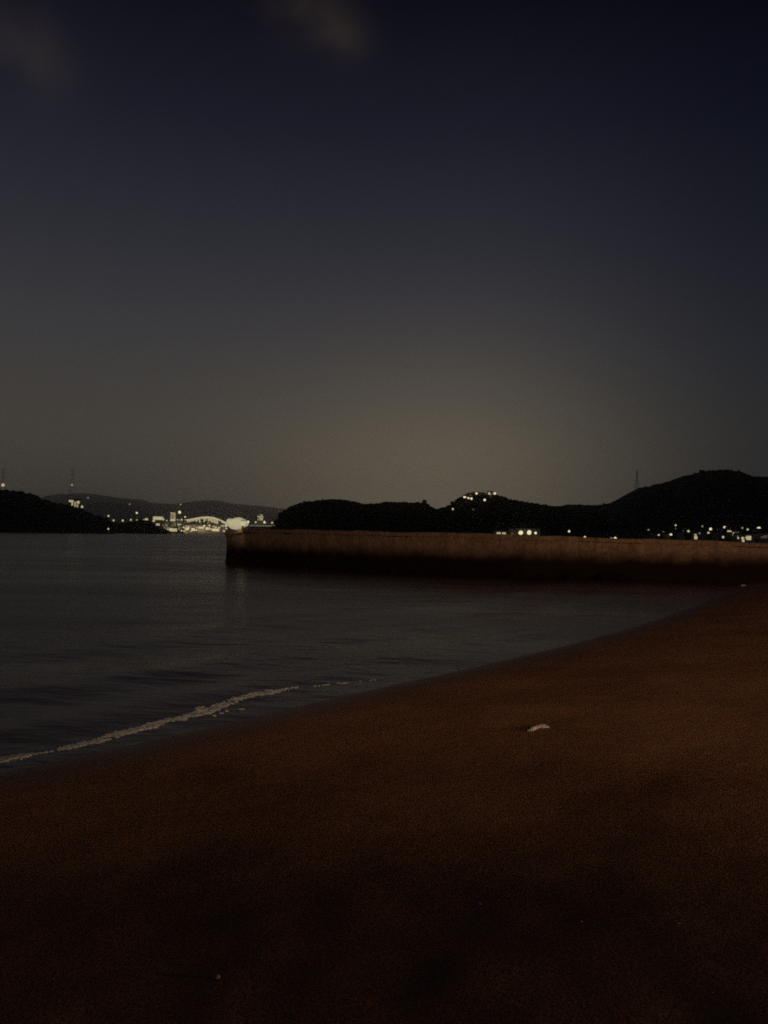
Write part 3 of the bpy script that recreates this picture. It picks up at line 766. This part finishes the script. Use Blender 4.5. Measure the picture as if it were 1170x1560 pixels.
# --- town at the foot of the mountain
for px, py, w, hp, lv, lab in [
    (988, 807.2, 3.4, 2.4, 1, 'dim lamp, leftmost of the town below the mountain'),
    (1003.5, 815, 3.4, 3, 2, 'small lamp low at the left end of the mountain town'),
    (1010.3, 810.6, 4, 2.6, 0, 'very dim lamp left of the first bright one in the mountain town'),
    (1022, 814.3, 4.6, 3.4, 3, 'first bright lamp from the left in the mountain town'),
    (1029.2, 800.2, 3.4, 2.8, 2, 'lamp standing high at the left of the mountain town'),
    (1029.4, 805.2, 2.6, 2, 0, 'very dim lamp just below the high one at left'),
    (1041, 809, 3, 2, 0, 'very dim lamp between the high one and the next lamp right'),
    (1048.8, 809.3, 4, 3.8, 2, 'round lamp right of the dimmest one in the mountain town'),
    (1065, 812.2, 4.4, 2.6, 1, 'dim flat lamp just right of the upright lit window'),
    (1070, 801.8, 3, 3, 1, 'dim lamp high near the middle of the mountain town'),
    (1079, 811.6, 4.8, 3.2, 2, 'lower left lamp of a slanting pair'),
    (1082.6, 806, 4.6, 4.6, 3, 'upper right lamp of a slanting pair, bright'),
    (1104, 803.3, 4.2, 3.6, 3, 'bright lamp above the long slanting row of lights'),
    (1101.6, 818.2, 4, 3.6, 2, 'lamp low left of the long slanting row of lights'),
    (1131, 804.3, 3, 3, 1, 'dim lamp above the brightest cluster of the mountain town'),
    (1139, 806.6, 3.8, 3, 2, 'small lamp between the dim one and the big lamp at right'),
    (1142.5, 814, 3.4, 3, 2, 'small lamp just above the wide bright one of the cluster'),
    (1156, 805.5, 6.2, 6, 3, 'big round lamp standing high near the right edge'),
    (1148, 827.3, 3.4, 1.8, 0, 'faint lamp lowest of all at the right, on the breakwater line')]:
    lamp(hF, px, py, w, lv, lab, 'lamps of the town below the mountain', hpx=hp, h=5)
def town_house(rect, wins, label, h=3.0, **k):
    pc = (rect[0]+rect[2])/2; D = solve(hF, pc, rect[3]-2, h); p = at(pc, rect[3], D)
    g = max(.8, hF['z'](p.x, p.y)-.5)
    return pxbuilding(rect, D, g, wins, label, dep=7, name='house', cat='house', roof='gable', **k)
town_house((1055, 811, 1064, 823), [(1058, 816.6, 1062, 821.4, 3), (1058, 813.3, 1061, 816.3, 2)], 'house with one upright lit window in the mountain town')
town_house((1107, 806, 1120, 815), [(1109, 808, 1114.5, 810.3, 3), (1115, 807.9, 1118.5, 810.6, 3)], 'upper left house of the slanting row of lights')
town_house((1116, 808.5, 1129, 818), [(1117.5, 811, 1125.5, 813.1, 3)], 'lower right house of the slanting row of lights', wm=1)
town_house((1121, 813.5, 1131, 825), [(1124, 816, 1128, 821, 3)], 'house with a round bright window below the slanting row', wm=2)
town_house((1127, 818, 1137, 832), [(1130, 818.2, 1133, 821.6, 3), (1130.8, 822, 1133.8, 825.6, 3)], 'lowest house with two stacked bright windows at the right')
town_house((1135, 813, 1149, 826), [(1138, 816.5, 1144, 822.5, 3), (1136.5, 818, 1138, 820, 3)], 'pale house with the widest bright window of the cluster', wm=2)
town_house((1158, 812, 1180, 826), [(1161, 817.2, 1169, 819.8, 0), (1165, 815.6, 1171, 817, 0)], 'house with a dim wide window at the right edge', wm=2)
for px, py, P in ((1116, 815, 40), (1134, 817, 90), (1143, 814, 60), (1082, 812, 25), (1060, 816, 14), (1158, 812, 40)):
    D = solve(hF, px, py, 3) - 8; flood(at(px, py, D), P, (1, .7, .42), .3)
# unlit houses whose walls only catch the neighbouring lamps
for i, (px, py, w, h_) in enumerate([(995, 819, 9, 7), (1014, 820, 10, 7), (1037, 819, 9, 8), (1072, 818, 10, 8), (1090, 819, 10, 9), (1096, 811, 8, 6), (1152, 815, 9, 8)]):
    lab = ['unlit house at the left end of the mountain town', 'unlit house below the first bright lamp of the mountain town', 'unlit house left of the upright lit window',
           'unlit house right of the upright lit window', 'unlit house below the slanting lamp pair', 'unlit house above the lone low lamp of the mountain town', 'unlit house below the big round lamp'][i]
    town_house((px-w/2, py-h_, px+w/2, py+1), [], lab, wm=i)

# city glow on the facades: lamps of the far quay
for px, py, D, P in ((250, 800, 1530, 6000), (275, 800, 1545, 9000), (297, 800, 1530, 8000), (318, 798, 1530, 9000), (336, 799, 1530, 8000), (361, 800, 1560, 6000), (396, 792, 1770, 3000)):
    flood(at(px, py, D), P, (1, .78, .48), 1.0)

# lone tree that sticks out of the headland skyline
def tree(px, ytop, D, H, label):
    p = at(px, ytop, D); gz = H['z'](p.x, p.y)-1; h = p.z-gz; root = empty('pine_tree', (p.x, p.y, gz)); rnd = random.Random(px)
    m = MB().tube([(0, 0, 0), (.1, 0, h*.5), (0, .1, h*.92)], [.22, .16, .05], 6)
    for k in range(6):
        a = rnd.uniform(0, 6.28); z = h*rnd.uniform(.45, .85); m.tube([(0, 0, z), (math.cos(a)*1.2, math.sin(a)*1.2, z+.5)], [.07, .02], 4)
    m.build('trunk', matte('bark', (.06, .045, .035), None, 5), root)
    c = MB()
    for k in range(260):
        a = rnd.uniform(0, 6.28); z = rnd.uniform(.45, 1.0); R = 1.9*math.sqrt(max(.05, 1-((z-.68)/.36)**2))*rnd.uniform(.3, 1)
        c.ell((math.cos(a)*R, math.sin(a)*R, h*z-.2), (.28, .28, .16), 5, 3, .3, rnd)
    c.build('crown', FOLIAGE, root); tag(root, label, 'tree')
tree(646.5, 761, 556, hD, 'single tree sticking up from the right end of the headland skyline')
tree(590, 764, 557, hD, 'single tree on the middle of the headland skyline')

# ------------------------------------------------------------------ things on the sand
def scrap():
    # a pale crumpled strip bent like a flattened S
    mid = [(803, 1114), (808, 1113), (813, 1112.5), (818, 1109.5), (824, 1108), (830, 1107.6), (838, 1109)]
    wid = [(803, .010), (808, .026), (813, .036), (818, .030), (824, .034), (830, .030), (838, .006)]
    o0 = on_sand(820, 1111); root_loc = Vector((o0.x, o0.y, beach_z(o0.x, o0.y)))
    vs = []; n = 44; m = 12
    for i in range(n+1):
        x = 803 + 35*i/n; p = on_sand(x, interp(mid, x)); w = interp(wid, x)*(1+.25*noise.noise(Vector((x*.5, 2, 1))))
        for j in range(m):
            a = 2*PI*j/m; y = math.cos(a)*w*1.9; z = math.sin(a)*w*.55
            k = 1+.45*noise.noise(Vector((x*.35, a*1.5, 3)))
            vs.append(Vector((p.x + y*.15, p.y + y*k, beach_z(p.x, p.y) + w*.45 + z*k)) - root_loc)
    fs = [(i*m+j, (i+1)*m+j, (i+1)*m+(j+1) % m, i*m+(j+1) % m) for i in range(n) for j in range(m)]
    fs += [tuple(range(m))[::-1], tuple(n*m+j for j in range(m))]
    o = MB().add(vs, fs).build('crumpled_cloth', matte('pale_cloth', (.80, .80, .80), (.62, .62, .62), 30, .8, .4, 60), loc=root_loc)
    tag(o, 'pale crumpled strip of cloth lying alone on the dark sand', 'litter')
scrap()
PEB = matte('pebble_stone', (.55, .48, .42), (.35, .3, .26), 40, .8)
for px, py, w, lab in [(331, 1491, 9, 'small pale pebble on the darkest sand near the bottom'), (152, 1333, 3.4, 'tiny pale pebble on the sand at lower left'),
                       (731, 1378, 4, 'tiny pale pebble on the sand below the cloth'), (885, 1405, 4.4, 'tiny flat pebble on the sand at lower right'),
                       (1132, 893, 7, 'pale flat stone where the beach meets the breakwater'), (1034, 1408, 4, 'tiny pebble furthest right on the lower sand')]:
    p = on_sand(px, py); D = (p-EYE).length; r = w/F*D*.5; rnd = random.Random(px)
    o = MB().ell((0, 0, 0), (r, r*.8, r*.5), 12, 8, .12, rnd).build('pebble', PEB, smooth=True, loc=(p.x, p.y, max(beach_z(p.x, p.y), 0)+r*.25))
    tag(o, lab, 'pebble', 'pebbles on the sand')

# ------------------------------------------------------------------ sodium promenade lamps behind the beach (outside the view), wall added for shade
pw = MB()
pw.box((12, -3.2, 1.5), (70, .4, 3.7))
o = pw.build('shade_wall', CONCRETE); tag(o, 'unseen concrete wall added behind the beach to shade the near sand', 'wall')
for i, (x, y, P) in enumerate(((4, -27, 1.25), (24, -22, 1.2), (44, -14, 1.0), (62, 2, .55))):
    root = empty('street_lamp', (x, y, 2.0))
    MB().tube([(0, 0, 0), (0, 0, 7.2), (-.3, .5, 7.7), (-.6, 1.2, 7.8)], [.09, .07, .05, .04], 8).build('pole', POLE, root)
    MB().box((-.7, 1.5, 7.78), (.3, .7, .12)).build('lamp_head', POLE, root)
    tag(root, ['tall promenade lamp straight behind the beach', 'tall promenade lamp second from the left behind the beach', 'tall promenade lamp at the bend of the beach', 'tall promenade lamp nearest the breakwater root'][i], 'street lamp', 'promenade lamps')
    point((x-.7, y+1.5, 9.4), 7500*P, (1, .62, .37), .7)

# ------------------------------------------------------------------ haze
def haze():
    m = bpy.data.materials.new('haze'); m.use_nodes = True; nt = m.node_tree; nt.nodes.clear()
    out = nt.nodes.new('ShaderNodeOutputMaterial'); v = nt.nodes.new('ShaderNodeVolumePrincipled')
    v.inputs['Color'].default_value = (.99, .98, .98, 1); v.inputs['Density'].default_value = 1.15e-4; v.inputs['Anisotropy'].default_value = .955
    nt.links.new(v.outputs[0], out.inputs['Volume'])
    o = MB().box((0, 0, 348), (21600, 21600, 708)).build('haze', m); tag(o, 'thin night haze over the bay', 'haze', kind='stuff')
haze()

# ------------------------------------------------------------------ render settings
SC.view_settings.view_transform = 'Standard'; SC.view_settings.look = 'None'; SC.view_settings.exposure = 0; SC.view_settings.gamma = 1
SC.cycles.filter_width = 1.8
SC.cycles.max_bounces = 6; SC.cycles.volume_bounces = 1
SC.cycles.use_denoising = False
SC.cycles.sample_clamp_indirect = .5; SC.cycles.sample_clamp_direct = .9
